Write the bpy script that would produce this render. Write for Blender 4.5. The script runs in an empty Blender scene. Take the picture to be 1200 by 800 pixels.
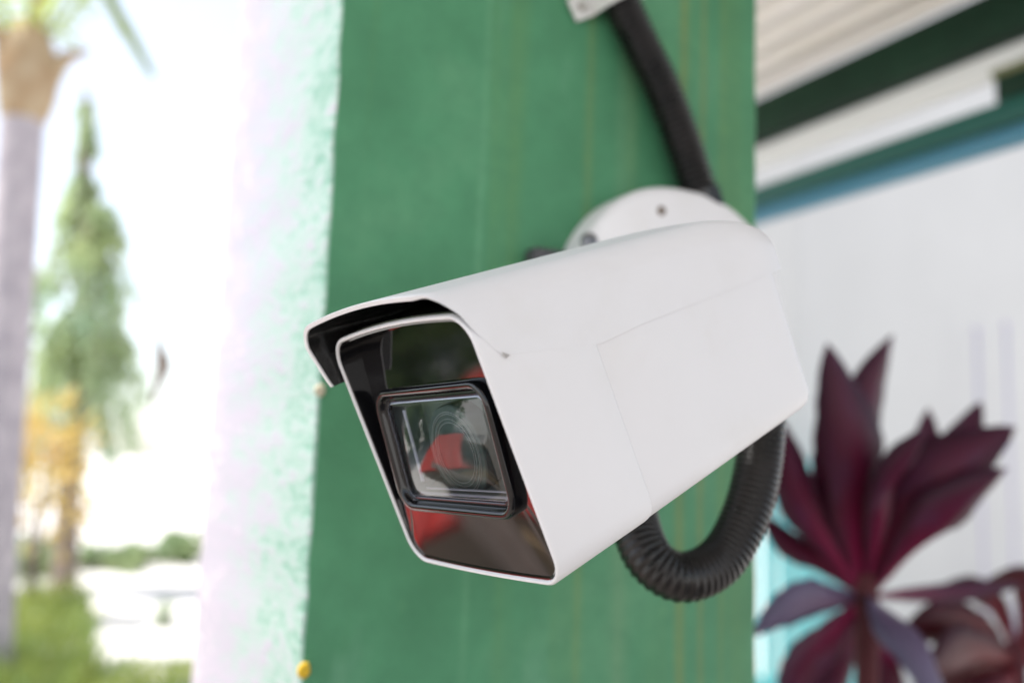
import bpy, bmesh, math, random
from mathutils import Vector, Matrix
random.seed(7)
S = bpy.context.scene
COL = S.collection
rad = math.radians

# ------------------------------------------------------------------ camera
CAM = Vector((-0.163, -0.565, 1.7))
RX = Vector((0.88435127, -0.46561994, 0.03347984))      # image right
RY = Vector((0.09010604, 0.09988806, -0.99091033))      # image down
RZ = Vector((0.45804337, 0.87932954, 0.1302913))        # view direction
# rows above are (cam axis . world X, Y, Z)
cam_d = bpy.data.cameras.new('photo_camera')
cam = bpy.data.objects.new('photo_camera', cam_d)
COL.objects.link(cam)
m = Matrix.Identity(4)
for i in range(3):
    m[i][0] = RX[i]; m[i][1] = -RY[i]; m[i][2] = -RZ[i]; m[i][3] = CAM[i]
cam.matrix_world = m
cam_d.sensor_width = 36.0
cam_d.lens = 36.0 * 1118 / 1200
cam_d.clip_start = 0.02
cam_d.clip_end = 2000
cam_d.dof.use_dof = True
cam_d.dof.focus_distance = 0.372
cam_d.dof.aperture_fstop = 4.3
cam_d.dof.aperture_blades = 0
S.camera = cam

# ------------------------------------------------------------------ sky, sun, exposure
SUN = Vector((-0.45, 0.20, 0.87)).normalized()          # direction towards the sun
w = bpy.data.worlds.new('World'); S.world = w; w.use_nodes = True
nt = w.node_tree; nt.nodes.clear()
sky = nt.nodes.new('ShaderNodeTexSky'); sky.sky_type = 'NISHITA'; sky.sun_disc = False
sky.sun_elevation = math.asin(SUN.z); sky.sun_rotation = math.atan2(SUN.x, SUN.y)
sky.dust_density = 1.0; sky.air_density = 1.0; sky.ozone_density = 1.0
hs = nt.nodes.new('ShaderNodeHueSaturation'); hs.inputs['Saturation'].default_value = 0.5
bg = nt.nodes.new('ShaderNodeBackground'); bg.inputs['Strength'].default_value = 0.15
ow = nt.nodes.new('ShaderNodeOutputWorld')
nt.links.new(sky.outputs[0], hs.inputs['Color']); nt.links.new(hs.outputs[0], bg.inputs['Color'])
nt.links.new(bg.outputs[0], ow.inputs['Surface'])
sun_d = bpy.data.lights.new('sun', 'SUN'); sun_d.energy = 5.0; sun_d.angle = rad(0.5); sun_d.color = (1.0, 0.96, 0.91)
sun = bpy.data.objects.new('sun', sun_d); COL.objects.link(sun)
sun.rotation_euler = SUN.to_track_quat('Z', 'Y').to_euler()
S.view_settings.view_transform = 'Standard'; S.view_settings.look = 'None'
S.view_settings.gamma = 1.0; S.view_settings.use_curve_mapping = False
S.view_settings.exposure = 1.1
S.render.engine = 'CYCLES'
S.cycles.use_denoising = True
S.cycles.max_bounces = 10
S.cycles.sample_clamp_indirect = 8.0

# ------------------------------------------------------------------ helpers
def ray(px, py):
    a, b = (px - 600) / 1118.0, (py - 400) / 1118.0
    return RX * a + RY * b + RZ
def at_axis(px, py, ax, val):
    d = ray(px, py); return CAM + d * ((val - CAM[ax]) / d[ax])
def at_depth(px, py, z):
    return CAM + ray(px, py) * z

def tag(o, label=None, cat=None, group=None, kind=None):
    if label: o['label'] = label
    if cat: o['category'] = cat
    if group: o['group'] = group
    if kind: o['kind'] = kind
    return o
def empty(name, loc=(0, 0, 0)):
    o = bpy.data.objects.new(name, None); COL.objects.link(o); o.location = loc; o.empty_display_size = 0.05; return o
def link(name, me, mat=None, parent=None, smooth=True, sharp=None):
    o = bpy.data.objects.new(name, me); COL.objects.link(o)
    if mat: me.materials.append(mat)
    if parent: o.parent = parent
    if smooth:
        for p in me.polygons: p.use_smooth = True
        if sharp is not None:
            me.set_sharp_from_angle(angle=rad(sharp))
    return o
def mesh(name, V, F, mat=None, parent=None, smooth=True, sharp=35):
    me = bpy.data.meshes.new(name); me.from_pydata([tuple(v) for v in V], [], F)
    bm = bmesh.new(); bm.from_mesh(me); bmesh.ops.recalc_face_normals(bm, faces=bm.faces); bm.to_mesh(me); bm.free()
    me.update()
    return link(name, me, mat, parent, smooth, sharp)
def box_mesh(name, c, s, bev=0.003, seg=2):
    bm = bmesh.new(); bmesh.ops.create_cube(bm, size=1.0)
    for v in bm.verts: v.co = Vector((c[0] + v.co.x * s[0], c[1] + v.co.y * s[1], c[2] + v.co.z * s[2]))
    if bev: bmesh.ops.bevel(bm, geom=bm.edges[:], offset=bev, segments=seg, affect='EDGES', profile=0.5)
    me = bpy.data.meshes.new(name); bm.to_mesh(me); bm.free(); return me
def box(name, c, s, mat, parent=None, bev=0.003, seg=2):
    return link(name, box_mesh(name, c, s, bev, seg), mat, parent, True, 30)
def frames(path):
    """parallel-transport frames along a polyline"""
    T = []
    n = len(path)
    for i in range(n):
        a = path[max(0, i - 1)]; b = path[min(n - 1, i + 1)]; T.append((b - a).normalized())
    u = T[0].orthogonal().normalized(); out = []
    for i in range(n):
        u = (u - T[i] * u.dot(T[i])).normalized(); out.append((T[i], u, T[i].cross(u)))
    return out
def catmull(P, n):
    P = [Vector(p) for p in P]; Q = [P[0] * 2 - P[1]] + P + [P[-1] * 2 - P[-2]]; out = []
    for i in range(1, len(Q) - 2):
        p0, p1, p2, p3 = Q[i - 1:i + 3]
        for k in range(n):
            t = k / n
            out.append(0.5 * ((2 * p1) + (p2 - p0) * t + (2 * p0 - 5 * p1 + 4 * p2 - p3) * t * t + (3 * p1 - p0 - 3 * p2 + p3) * t ** 3))
    out.append(P[-1]); return out
def resample(path, step):
    out = [path[0]]; acc = 0.0
    for a, b in zip(path, path[1:]):
        L = (b - a).length; d = step - acc
        while d <= L:
            out.append(a.lerp(b, d / L)); d += step
        acc = (acc + L) % step if L else acc
    return out
def tube_data(path, rf, seg=16, cap=True):
    V, F = [], []; fr = frames(path)
    for i, (p, (t, u, v)) in enumerate(zip(path, fr)):
        r = rf(i, len(path)) if callable(rf) else rf
        for k in range(seg):
            a = 2 * math.pi * k / seg; V.append(p + u * (r * math.cos(a)) + v * (r * math.sin(a)))
    for i in range(len(path) - 1):
        for k in range(seg):
            k2 = (k + 1) % seg; F.append((i * seg + k, i * seg + k2, (i + 1) * seg + k2, (i + 1) * seg + k))
    if cap:
        F.append(tuple(reversed(range(seg)))); F.append(tuple(range((len(path) - 1) * seg, len(path) * seg)))
    return V, F
def tube(name, path, rf, mat, parent=None, seg=16, sharp=None):
    V, F = tube_data(path, rf, seg); return mesh(name, V, F, mat, parent, True, sharp)
def loops(name, LL, mat, parent, cap0=False, cap1=False, sharp=40):
    n = len(LL[0]); V = [p for L in LL for p in L]; F = []
    for i in range(len(LL) - 1):
        for k in range(n):
            k2 = (k + 1) % n; F.append((i * n + k, i * n + k2, (i + 1) * n + k2, (i + 1) * n + k))
    if cap0: F.append(tuple(range(n)))
    if cap1: F.append(tuple(range((len(LL) - 1) * n, len(LL) * n)))
    return mesh(name, V, F, mat, parent, True, sharp)
def interp(x, xs, ys):
    if x <= xs[0]: return ys[0]
    for a, b, c, d in zip(xs, xs[1:], ys, ys[1:]):
        if x <= b: return c + (d - c) * (x - a) / (b - a)
    return ys[-1]

# ------------------------------------------------------------------ materials
MATS = {}
def P(name, col, rough=0.5, spec=0.5, metal=0.0, coat=0.0):
    if name in MATS: return MATS[name]
    mt = bpy.data.materials.new(name); mt.use_nodes = True; b = mt.node_tree.nodes['Principled BSDF']
    b.inputs['Base Color'].default_value = (*col, 1); b.inputs['Roughness'].default_value = rough
    b.inputs['Specular IOR Level'].default_value = spec; b.inputs['Metallic'].default_value = metal
    b.inputs['Coat Weight'].default_value = coat
    MATS[name] = mt; return mt
class N:
    """small node-graph helper"""
    def __init__(s, mt): s.t = mt.node_tree; s.b = s.t.nodes['Principled BSDF']
    def new(s, typ, **kw):
        n = s.t.nodes.new('ShaderNode' + typ)
        for k, v in kw.items(): setattr(n, k, v)
        return n
    def ln(s, a, b): s.t.links.new(a, b)
    def coord(s, scale=(1, 1, 1), kind='Object'):
        c = s.new('TexCoord'); mp = s.new('Mapping'); mp.inputs['Scale'].default_value = scale
        s.ln(c.outputs[kind], mp.inputs['Vector']); return mp.outputs[0]
    def noise(s, vec, scale, detail=4, rough=0.55):
        n = s.new('TexNoise'); n.inputs['Scale'].default_value = scale; n.inputs['Detail'].default_value = detail
        n.inputs['Roughness'].default_value = rough; s.ln(vec, n.inputs['Vector']); return n.outputs['Fac']
    def ramp(s, fac, stops):
        r = s.new('ValToRGB'); e = r.color_ramp.elements
        while len(e) < len(stops): e.new(0.5)
        for el, (p, c) in zip(e, stops):
            el.position = p; el.color = (*c, 1) if isinstance(c, (tuple, list)) else (c, c, c, 1)
        s.ln(fac, r.inputs[0]); return r.outputs[0]
    def mix(s, fac, a, b, mode='MIX'):
        n = s.new('Mix', data_type='RGBA', blend_type=mode)
        for v, i in ((fac, 0), (a, 6), (b, 7)):
            if isinstance(v, (int, float)): n.inputs[i].default_value = v
            elif isinstance(v, tuple): n.inputs[i].default_value = (*v, 1)
            else: s.ln(v, n.inputs[i])
        return n.outputs[2]
    def math(s, op, a, b=None, c=None):
        n = s.new('Math', operation=op)
        for i, v in enumerate((a, b, c)):
            if v is None: continue
            if isinstance(v, (int, float)): n.inputs[i].default_value = v
            else: s.ln(v, n.inputs[i])
        return n.outputs[0]
    def bump(s, h, strength=0.3, dist=0.001):
        n = s.new('Bump'); n.inputs['Strength'].default_value = strength; n.inputs['Distance'].default_value = dist
        s.ln(h, n.inputs['Height']); s.ln(n.outputs[0], s.b.inputs['Normal'])
    def base(s, c): s.ln(c, s.b.inputs['Base Color'])
    def rough(s, c): s.ln(c, s.b.inputs['Roughness'])

# powder-coated white metal of the security camera: fine orange peel, sparse specks, faint grime
def mat_white(name, col=(0.71, 0.70, 0.712)):
    mt = P(name, col, 0.42, 0.4); n = N(mt); v = n.coord()
    fine = n.noise(v, 1500, 2); big = n.noise(v, 22, 4)
    grime = n.ramp(big, [(0.35, (0.700, 0.690, 0.704)), (0.58, (0.690, 0.680, 0.692)), (0.75, (0.668, 0.655, 0.655))])
    vor = n.new('TexVoronoi'); vor.inputs['Scale'].default_value = 78; n.ln(v, vor.inputs['Vector'])
    speck = n.ramp(vor.outputs['Distance'], [(0.030, 1.0), (0.042, 0.0)])
    keep = n.ramp(vor.outputs['Color'], [(0.945, 0.0), (0.95, 1.0)])
    f = n.mix(1.0, speck, keep, 'MULTIPLY')
    n.base(n.mix(f, grime, (0.12, 0.10, 0.09)))
    n.bump(fine, 0.06, 0.0004)
    return mt
WHITE = mat_white('white_powder_coat')
BLACKGLASS = P('black_glass', (0.004, 0.004, 0.005), 0.03, 0.5)
def mat_panel():
    mt = P('black_acrylic', (0.004, 0.004, 0.005), 0.03, 1.0); n = N(mt); v = n.coord()
    vor = n.new('TexVoronoi'); vor.inputs['Scale'].default_value = 110; n.ln(v, vor.inputs['Vector'])
    sp = n.ramp(vor.outputs['Distance'], [(0.04, 1.0), (0.06, 0.0)])
    keep = n.ramp(vor.outputs['Color'], [(0.7, 0.0), (0.72, 1.0)])
    n.base(n.mix(n.mix(1.0, sp, keep, 'MULTIPLY'), (0.004, 0.004, 0.005), (0.16, 0.15, 0.14)))
    n.bump(n.noise(v, 60, 2), 0.012, 0.001)
    return mt
PANEL = mat_panel()
BLACKPL = P('black_plastic', (0.012, 0.012, 0.013), 0.22, 0.5)
LINING = P('visor_black', (0.010, 0.010, 0.010), 0.16, 0.6)
N(LINING).bump(N(LINING).noise(N(LINING).coord(), 400, 3), 0.35, 0.0006)
SEAL = P('window_seal', (0.014, 0.015, 0.018), 0.10, 0.5)
GLINT = P('window_sky_glint', (0.74, 0.74, 0.92), 0.15, 0.6)  # lilac-white sky glints on the glass edges, put into the base colour
CAVITY = P('lens_cavity', (0.19, 0.25, 0.25), 0.35, 0.4)  # paled: glass reflection haze put into the chamber and barrel colours
RING = P('lens_ring', (0.34, 0.38, 0.39), 0.4, 0.4)
STEEL = P('screw_steel', (0.55, 0.53, 0.50), 0.3, 0.5, 1.0)
RUST = P('screw_brown', (0.16, 0.12, 0.09), 0.5, 0.4)
def mat_clear():
    mt = bpy.data.materials.new('clear_window'); mt.use_nodes = True; t = mt.node_tree; t.nodes.clear()
    o = t.nodes.new('ShaderNodeOutputMaterial'); mx = t.nodes.new('ShaderNodeMixShader')
    tr = t.nodes.new('ShaderNodeBsdfTransparent'); tr.inputs[0].default_value = (0.86, 0.90, 0.90, 1)
    gl = t.nodes.new('ShaderNodeBsdfGlossy'); gl.inputs['Roughness'].default_value = 0.01
    fr = t.nodes.new('ShaderNodeFresnel'); fr.inputs['IOR'].default_value = 1.75
    t.links.new(fr.outputs[0], mx.inputs[0]); t.links.new(tr.outputs[0], mx.inputs[1]); t.links.new(gl.outputs[0], mx.inputs[2])
    t.links.new(mx.outputs[0], o.inputs[0]); return mt
CLEAR = mat_clear()
def mat_conduit():
    mt = P('black_conduit', (0.012, 0.011, 0.012), 0.38, 0.35); n = N(mt)
    f = n.noise(n.coord(), 60, 4)
    n.base(n.ramp(f, [(0.35, (0.005, 0.005, 0.005)), (0.75, (0.016, 0.013, 0.013))]))
    n.rough(n.ramp(f, [(0.3, 0.22), (0.7, 0.42)])); return mt
CONDUIT = mat_conduit()

def mat_green_front():
    mt = P('green_paint_shade_side', (0.05, 0.26, 0.12), 0.55, 0.35); n = N(mt); v = n.coord()
    col = n.ramp(n.noise(v, 9, 5, 0.6), [(0.30, (0.045, 0.178, 0.084)), (0.52, (0.064, 0.232, 0.114)), (0.74, (0.096, 0.268, 0.140))])
    # run-down streaks: noise stretched along the height
    st = n.noise(n.coord((26, 1, 0.9)), 1.0, 3, 0.5)
    col = n.mix(n.ramp(st, [(0.52, 0.0), (0.72, 0.45)]), col, (0.10, 0.20, 0.055))
    c = n.new('TexCoord'); sp = n.new('SeparateXYZ'); n.ln(c.outputs['Object'], sp.inputs[0])
    wob = n.math('MULTIPLY', n.math('SUBTRACT', n.noise(n.coord((1, 1, 1)), 3.0, 2), 0.5), 0.006)
    xx = n.math('ADD', sp.outputs[0], wob)
    grain = n.ramp(n.noise(n.coord((90, 1, 3)), 1.0, 4), [(0.35, 0.35), (0.65, 1.0)])
    for x0, wd, cc, k in ((0.188, 0.0035, (0.17, 0.22, 0.055), 0.55), (0.273, 0.0040, (0.18, 0.21, 0.05), 0.75),
                          (0.292, 0.0028, (0.20, 0.20, 0.045), 0.75), (0.311, 0.003, (0.14, 0.22, 0.06), 0.5),
                          (0.104, 0.0025, (0.13, 0.33, 0.18), 0.5), (0.221, 0.008, (0.16, 0.28, 0.15), 0.55)):
        d = n.math('ABSOLUTE', n.math('SUBTRACT', xx, x0))
        f = n.math('MULTIPLY', n.math('MULTIPLY', n.math('SUBTRACT', 1.0, n.math('MINIMUM', n.math('DIVIDE', d, wd * 1.6), 1.0)), k), grain)
        col = n.mix(f, col, cc)
    # worn pale patch
    pt = n.noise(v, 14, 3); pv = n.ramp(pt, [(0.66, 0.0), (0.76, 0.5)])
    col = n.mix(pv, col, (0.14, 0.36, 0.16))
    col = n.mix(n.ramp(n.noise(v, 55, 6, 0.7), [(0.42, 0.0), (0.72, 0.5)]), col, (0.045, 0.165, 0.082))
    col = n.mix(n.ramp(n.noise(n.coord((1, 1, 0.35)), 16, 5, 0.6), [(0.60, 0.0), (0.74, 0.45)]), col, (0.13, 0.30, 0.19))
    n.base(col)
    h = n.noise(v, 260, 5, 0.65); n.bump(h, 0.5, 0.0012)
    return mt
GREENF = mat_green_front()
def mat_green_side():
    # the sunlit side: the same paint, chalky, with sun glare painted in mint and lilac
    mt = P('green_paint_sun_glare_side', (0.08, 0.28, 0.14), 0.5, 0.4); n = N(mt); v = n.coord()
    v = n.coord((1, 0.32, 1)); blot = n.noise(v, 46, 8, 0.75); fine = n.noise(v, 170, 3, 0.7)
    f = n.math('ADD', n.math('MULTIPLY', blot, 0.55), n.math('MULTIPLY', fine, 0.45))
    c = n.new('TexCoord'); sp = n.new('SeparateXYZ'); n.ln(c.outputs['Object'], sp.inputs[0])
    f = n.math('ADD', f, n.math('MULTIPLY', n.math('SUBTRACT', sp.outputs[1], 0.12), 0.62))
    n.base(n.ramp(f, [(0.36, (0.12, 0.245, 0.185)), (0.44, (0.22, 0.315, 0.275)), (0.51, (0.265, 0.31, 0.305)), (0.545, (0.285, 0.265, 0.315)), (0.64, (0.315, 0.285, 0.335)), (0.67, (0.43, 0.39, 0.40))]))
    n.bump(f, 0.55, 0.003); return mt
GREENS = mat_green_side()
DKGREEN = P('dark_green_gloss_paint', (0.007, 0.030, 0.016), 0.5, 0.12)
N(DKGREEN).base(N(DKGREEN).ramp(N(DKGREEN).noise(N(DKGREEN).coord(), 5, 4), [(0.3, (0.005, 0.020, 0.011)), (0.7, (0.009, 0.034, 0.018))]))
TEALBEAM = P('teal_gloss_paint', (0.009, 0.080, 0.062), 0.4, 0.25)
BLUEPIPE = P('blue_pipe_paint', (0.04, 0.17, 0.25), 0.35, 0.3)
PALEGREEN = P('pale_green_board', (0.72, 0.74, 0.74), 0.6, 0.3)
OLIVE = P('olive_paint', (0.14, 0.15, 0.07), 0.6, 0.3)
def mat_roof():
    mt = P('corrugated_sheet', (0.62, 0.61, 0.58), 0.5, 0.4); n = N(mt)
    n.base(n.ramp(n.noise(n.coord((6, 0.7, 1)), 2.0, 4), [(0.3, (0.68, 0.67, 0.60)), (0.6, (0.80, 0.80, 0.79))])); return mt
ROOF = mat_roof()
def mat_noise(name, c1, c2, scale, rough=0.8, bump=0.3, bd=0.01, lo=0.35, hi=0.65):
    mt = P(name, c1, rough, 0.25); n = N(mt); f = n.noise(n.coord(), scale, 5)
    n.base(n.ramp(f, [(lo, c1), (hi, c2)])); n.bump(n.noise(n.coord(), scale * 6, 4), bump, bd); return mt
GROUND = mat_noise('pale_sandy_ground', (0.50, 0.48, 0.45), (0.60, 0.58, 0.56), 0.8)
SKYTONE = mat_noise('blown_sky_tone', (0.505, 0.498, 0.485), (0.525, 0.518, 0.505), 1.5, 0.85, 0.1)  # tone of the blown-out sky this surface stands in for
TRUNKP = mat_noise('palm_bark', (0.33, 0.295, 0.32), (0.46, 0.41, 0.43), 6)
SHAFT = mat_noise('palm_crownshaft', (0.30, 0.19, 0.10), (0.42, 0.33, 0.22), 5)
BARK = mat_noise('tree_bark', (0.16, 0.12, 0.10), (0.24, 0.19, 0.16), 8)
def mat_leaf(name, c1, c2, scale=2.0, rough=0.45, trans=0.35, spec=0.4):
    mt = P(name, c1, rough, spec); n = N(mt)
    col = n.ramp(n.noise(n.coord(), scale, 3), [(0.35, c1), (0.65, c2)]); n.base(col)
    t = mt.node_tree; out = [x for x in t.nodes if x.type == 'OUTPUT_MATERIAL'][0]
    tl = n.new('BsdfTranslucent'); n.ln(col, tl.inputs['Color']); mx = n.new('MixShader'); mx.inputs[0].default_value = trans
    n.ln(n.b.outputs[0], mx.inputs[1]); n.ln(tl.outputs[0], mx.inputs[2]); n.ln(mx.outputs[0], out.inputs[0]); return mt
L_MAST = mat_leaf('weeping_leaf', (0.32, 0.44, 0.30), (0.48, 0.55, 0.28), 0.8, 0.45, 0.5)  # greens lightened: lens glare over the foliage put into the leaf colour
L_FROND = mat_leaf('frond_leaf', (0.34, 0.42, 0.12), (0.44, 0.52, 0.16), 2, 0.45, 0.5)
L_GRASS = mat_leaf('grass_blade', (0.12, 0.20, 0.07), (0.30, 0.34, 0.06), 1.2)
L_YELLOW = mat_leaf('yellow_leaf', (0.58, 0.48, 0.14), (0.60, 0.40, 0.16), 2)
L_HEDGE = mat_leaf('hedge_leaf', (0.13, 0.22, 0.09), (0.22, 0.30, 0.11), 3)
L_BUSH = mat_leaf('bush_leaf', (0.22, 0.32, 0.17), (0.36, 0.42, 0.22), 1.0, 0.45, 0.5)
L_DRY = mat_leaf('dry_leaf', (0.42, 0.35, 0.31), (0.50, 0.42, 0.38), 30)

# ------------------------------------------------------------------ the setting
def ground():
    V, F = [], []
    xs = [-600, -60, -20, -8, -3, 0, 3, 8, 20, 60, 600]; ys = [-600, -60, -20, -8, -3, 0, 3, 8, 16, 30, 80, 600]
    for y in ys:
        for x in xs: V.append((x, y, 0.0))
    nx = len(xs)
    for j in range(len(ys) - 1):
        for i in range(nx - 1): F.append((j * nx + i, j * nx + i + 1, (j + 1) * nx + i + 1, (j + 1) * nx + i))
    return tag(mesh('ground', V, F, GROUND, None, False), kind='structure', label='pale sunlit sandy ground')
ground()
DARKFLOOR = mat_noise('bounce_cut_brown', (0.175, 0.15, 0.132), (0.25, 0.217, 0.195), 3.0)  # unseen dark floor, added to reduce light bounced into the shade
tag(box('bounce_cut_floor', (-0.5, -1.9, -0.036), (9.0, 9.0, 0.08), DARKFLOOR, None, 0.003), label='brown floor added under the canopy to cut ground bounce', kind='structure')

# pillar 0.347 x 0.345 m, chamfered arrises, slightly uneven
def pillar():
    bm = bmesh.new(); x0, x1, y0, y1, zt = 0.0, 0.347, 0.0, 0.345, 2.70
    c = 0.004; ring = []
    for (cx, cy, a0) in ((x0 + c, y0 + c, 180), (x1 - c, y0 + c, 270), (x1 - c, y1 - c, 0), (x0 + c, y1 - c, 90)):
        for k in range(4): a = rad(a0 + 30 * k); ring.append((cx + c * math.cos(a), cy + c * math.sin(a)))
    zs = [0.0] + [0.02 * i for i in range(1, 135)] + [zt]
    V, F = [], []; rnd = random.Random(3)
    for z in zs:
        j = rnd.uniform(-0.0007, 0.0007); j2 = rnd.uniform(-0.0007, 0.0007)
        for q, (x, y) in enumerate(ring): V.append((x + j + (rnd.uniform(-.0008, .0003) if q < 4 else 0), y + j2, z))
    n = len(ring)
    for i in range(len(zs) - 1):
        for k in range(n): F.append((i * n + k, i * n + (k + 1) % n, (i + 1) * n + (k + 1) % n, (i + 1) * n + k))
    F.append(tuple(range(n))); F.append(tuple(range((len(zs) - 1) * n, len(zs) * n)))
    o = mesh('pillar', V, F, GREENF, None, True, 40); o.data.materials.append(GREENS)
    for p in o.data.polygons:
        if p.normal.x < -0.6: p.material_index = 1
    tag(o, 'green painted square concrete pillar with streaked front and chalky side with painted sun glare', 'pillar', kind='thing')
    yel = P('yellow_lichen', (0.55, 0.36, 0.03), 0.8, 0.2)
    pale = P('pale_paint_chip', (0.50, 0.46, 0.34), 0.8, 0.2)
    for px, py, r, mt in ((356, 785, 0.0042, yel), (373, 457, 0.0034, pale)):
        p = at_axis(px, py, 1, -0.001); p.x = max(p.x, 0.001)
        bm = bmesh.new(); bmesh.ops.create_icosphere(bm, subdivisions=2, radius=r)
        for v in bm.verts: v.co = Vector((v.co.x, v.co.y * 0.35, v.co.z * 1.15)) * (1 + rnd.uniform(-.12, .12)) + p
        me = bpy.data.meshes.new('lichen_spot'); bm.to_mesh(me); bm.free(); link('lichen_spot', me, mt, o)
    return o
pillar()

# canopy over the pillar: sheets with ridges along Y, beams along Y at X = 1.5
def canopy():
    root = empty('canopy_roof', (1.5, 0.5, 2.4))
    tag(root, 'white corrugated canopy roof on dark green beams above the plants', 'roof')
    M = Matrix.Translation((-1.5, -0.5, -2.4))
    def zr(x): return 2.70 + (1.5 - x) * 0.10
    def sheet(xa, xb, ya, yb):
        nx = int((xb - xa) / 0.0095); V, F = [], []
        for y in (ya, yb):
            for top in (0, 1):
                for i in range(nx + 1):
                    x = xa + (xb - xa) * i / nx
                    V.append((x, y, zr(x) + 0.009 * math.sin(2 * math.pi * x / 0.076) + top * 0.0012))
        n = nx + 1
        for i in range(nx):
            F.append((i, i + 1, 2 * n + i + 1, 2 * n + i)); F.append((n + i, n + i + 1, 3 * n + i + 1, 3 * n + i))
        o = mesh('roof_sheet', [M @ Vector(v) for v in V], F, ROOF, root, True, None)
    xs = [-2.0, -1.21, -0.42, 0.36, 0.93, 1.53]
    for a, b in zip(xs, xs[1:]): sheet(a, b - 0.004, -2.6, 0.148)  # unseen overhead sheets, sized and cut to shade the camera body
    for a, b in zip(xs[3:], xs[4:]): sheet(a, b - 0.004, 0.152, 2.3)
    sheet(-0.15, 0.356, 0.152, 0.95)  # unseen extra sheet, added to keep sun off the plant
    def beam(name, xc, z0, z1, wd, mt, ya=-2.6, yb=2.25, bev=0.004):
        o = box(name, (xc - 1.5, (ya + yb) / 2 - 0.5, (z0 + z1) / 2 - 2.4), (wd, yb - ya, z1 - z0), mt, root, bev); return o
    beam('beam', 1.53, 2.576, 2.678, 0.06, DKGREEN)
    beam('fascia_board', 1.552, 2.512, 2.572, 0.02, PALEGREEN)
    beam('beam', 1.53, 2.392, 2.443, 0.06, TEALBEAM)
    # blue pipe slung under the teal beam
    p0, p1 = Vector((0.008, -3.0, -0.034)), Vector((0.008, 1.72, -0.034))
    tube('pipe', [p0, p1], 0.0215, BLUEPIPE, root, 20)
    for y in (0.60, 2.0): box('bracket', (0.03, y - 0.56, 2.478 - 2.4), (0.06, 0.12, 0.066), DKGREEN, root, 0.004)
    box('bracket_cap', (0.0, 0.04, 2.502 - 2.4), (0.008, 0.13, 0.016), OLIVE, root, 0.002)
    for y in (-2.5, 2.15):   # posts carrying the beams, outside the frame
        box('post', (0.03, y - 0.5, 2.392 / 2 - 2.4), (0.08, 0.08, 2.392), DKGREEN, root, 0.005)
canopy()

# added pale wall standing in for blown-out sky beyond the plants, and the teal fence
def sky_wall():
    root = empty('sky_backdrop', (4.3, 4.0, 0))
    tag(root, 'tall pale added wall standing in for blown-out sky behind the purple leaved plants', 'wall')
    box('backdrop_panel', (3.05, 0.15, 2.9), (6.1, 0.3, 5.8), SKYTONE, root, 0.006)
    box('lintel', (-0.302, 0.15, 3.73), (0.6, 0.298, 4.14), SKYTONE, root, 0.006)  # opening below it added so bright background shows low down
    box('backdrop_panel', (-0.854, 0.15, 2.9), (0.5, 0.3, 5.8), SKYTONE, root, 0.006)
    box('coping', (2.5, 0.15, 5.842), (7.3, 0.38, 0.08), SKYTONE, root, 0.006)
sky_wall()
TEAL = P('teal_fence_paint', (0.10, 0.42, 0.43), 0.35, 0.5)
def fence():
    o0 = at_axis(880, 640, 1, 3.6)
    root = empty('teal_fence', (o0.x - 0.3, 3.6, 0)); tag(root, 'bright teal picket fence behind the purple leaves', 'fence')
    L = 1.34
    for z in (0.55, 1.60): box('rail', (L / 2, 0.03, z), (L, 0.04, 0.09), TEAL, root, 0.004)
    me = box_mesh('picket', (0, 0, 0.94), (0.085, 0.022, 1.78), 0.004)
    for v in me.vertices:
        if v.co.z > 1.7: v.co.z -= abs(v.co.x) * 0.8
    first = None
    for i in range(int(L / 0.125)):
        o = link('picket', me, None if first else TEAL, root, True, 30); first = o
        o.location = (0.06 + i * 0.125, 0, 0.0)
fence()
for px, top, lab in ((1148, 390, 'thin pale post standing nearer the pillar before the pale backdrop'), (1183, 383, 'thin pale post at the frame edge before the pale backdrop')):
    b = at_axis(px, 500, 1, 3.8); t = at_axis(px, top, 1, 3.8)
    mt = P('lilac_post_paint', (0.42, 0.38, 0.50), 0.5, 0.4)
    root = empty('slim_post', (b.x, 3.8, 0)); tag(root, lab, 'post', 'thin pale posts before the wall')
    tube('shaft', [Vector((0, 0, 0)), Vector((0, 0, t.z))], 0.011, mt, root, 10)
    box('foot_plate', (0, 0, 0.005), (0.1, 0.1, 0.01), mt, root, 0.002)
    bm = bmesh.new(); bmesh.ops.create_uvsphere(bm, u_segments=12, v_segments=8, radius=0.024)
    for v in bm.verts: v.co.z += t.z + 0.01
    me = bpy.data.meshes.new('finial'); bm.to_mesh(me); bm.free(); link('finial', me, mt, root)

# ------------------------------------------------------------------ vegetation on the sunlit side
def leaf_quad(V, F, p, d, side, ln, wd, fold=0.0):
    """lens-shaped leaf of two quads"""
    nrm = d.cross(side).normalized(); i = len(V); mid = p + d * (ln * 0.5)
    V += [p, mid + side * (wd / 2) + nrm * fold, p + d * ln, mid - side * (wd / 2) + nrm * fold]
    F += [(i, i + 1, i + 2), (i, i + 2, i + 3)]
def scatter_leaves(name, pts, dirs, ln, wd, mat, parent, rnd):
    V, F = [], []
    for p, d in zip(pts, dirs):
        d = d.normalized(); s = d.cross(Vector((rnd.gauss(0, 1), rnd.gauss(0, 1), rnd.gauss(0, 1)))).normalized()
        leaf_quad(V, F, p, d, s, ln * rnd.uniform(.7, 1.3), wd * rnd.uniform(.7, 1.3), rnd.uniform(-.2, .2) * wd)
    me = bpy.data.meshes.new(name); me.from_pydata([tuple(v) for v in V], [], F); me.update()
    return link(name, me, mat, parent, False)

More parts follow.
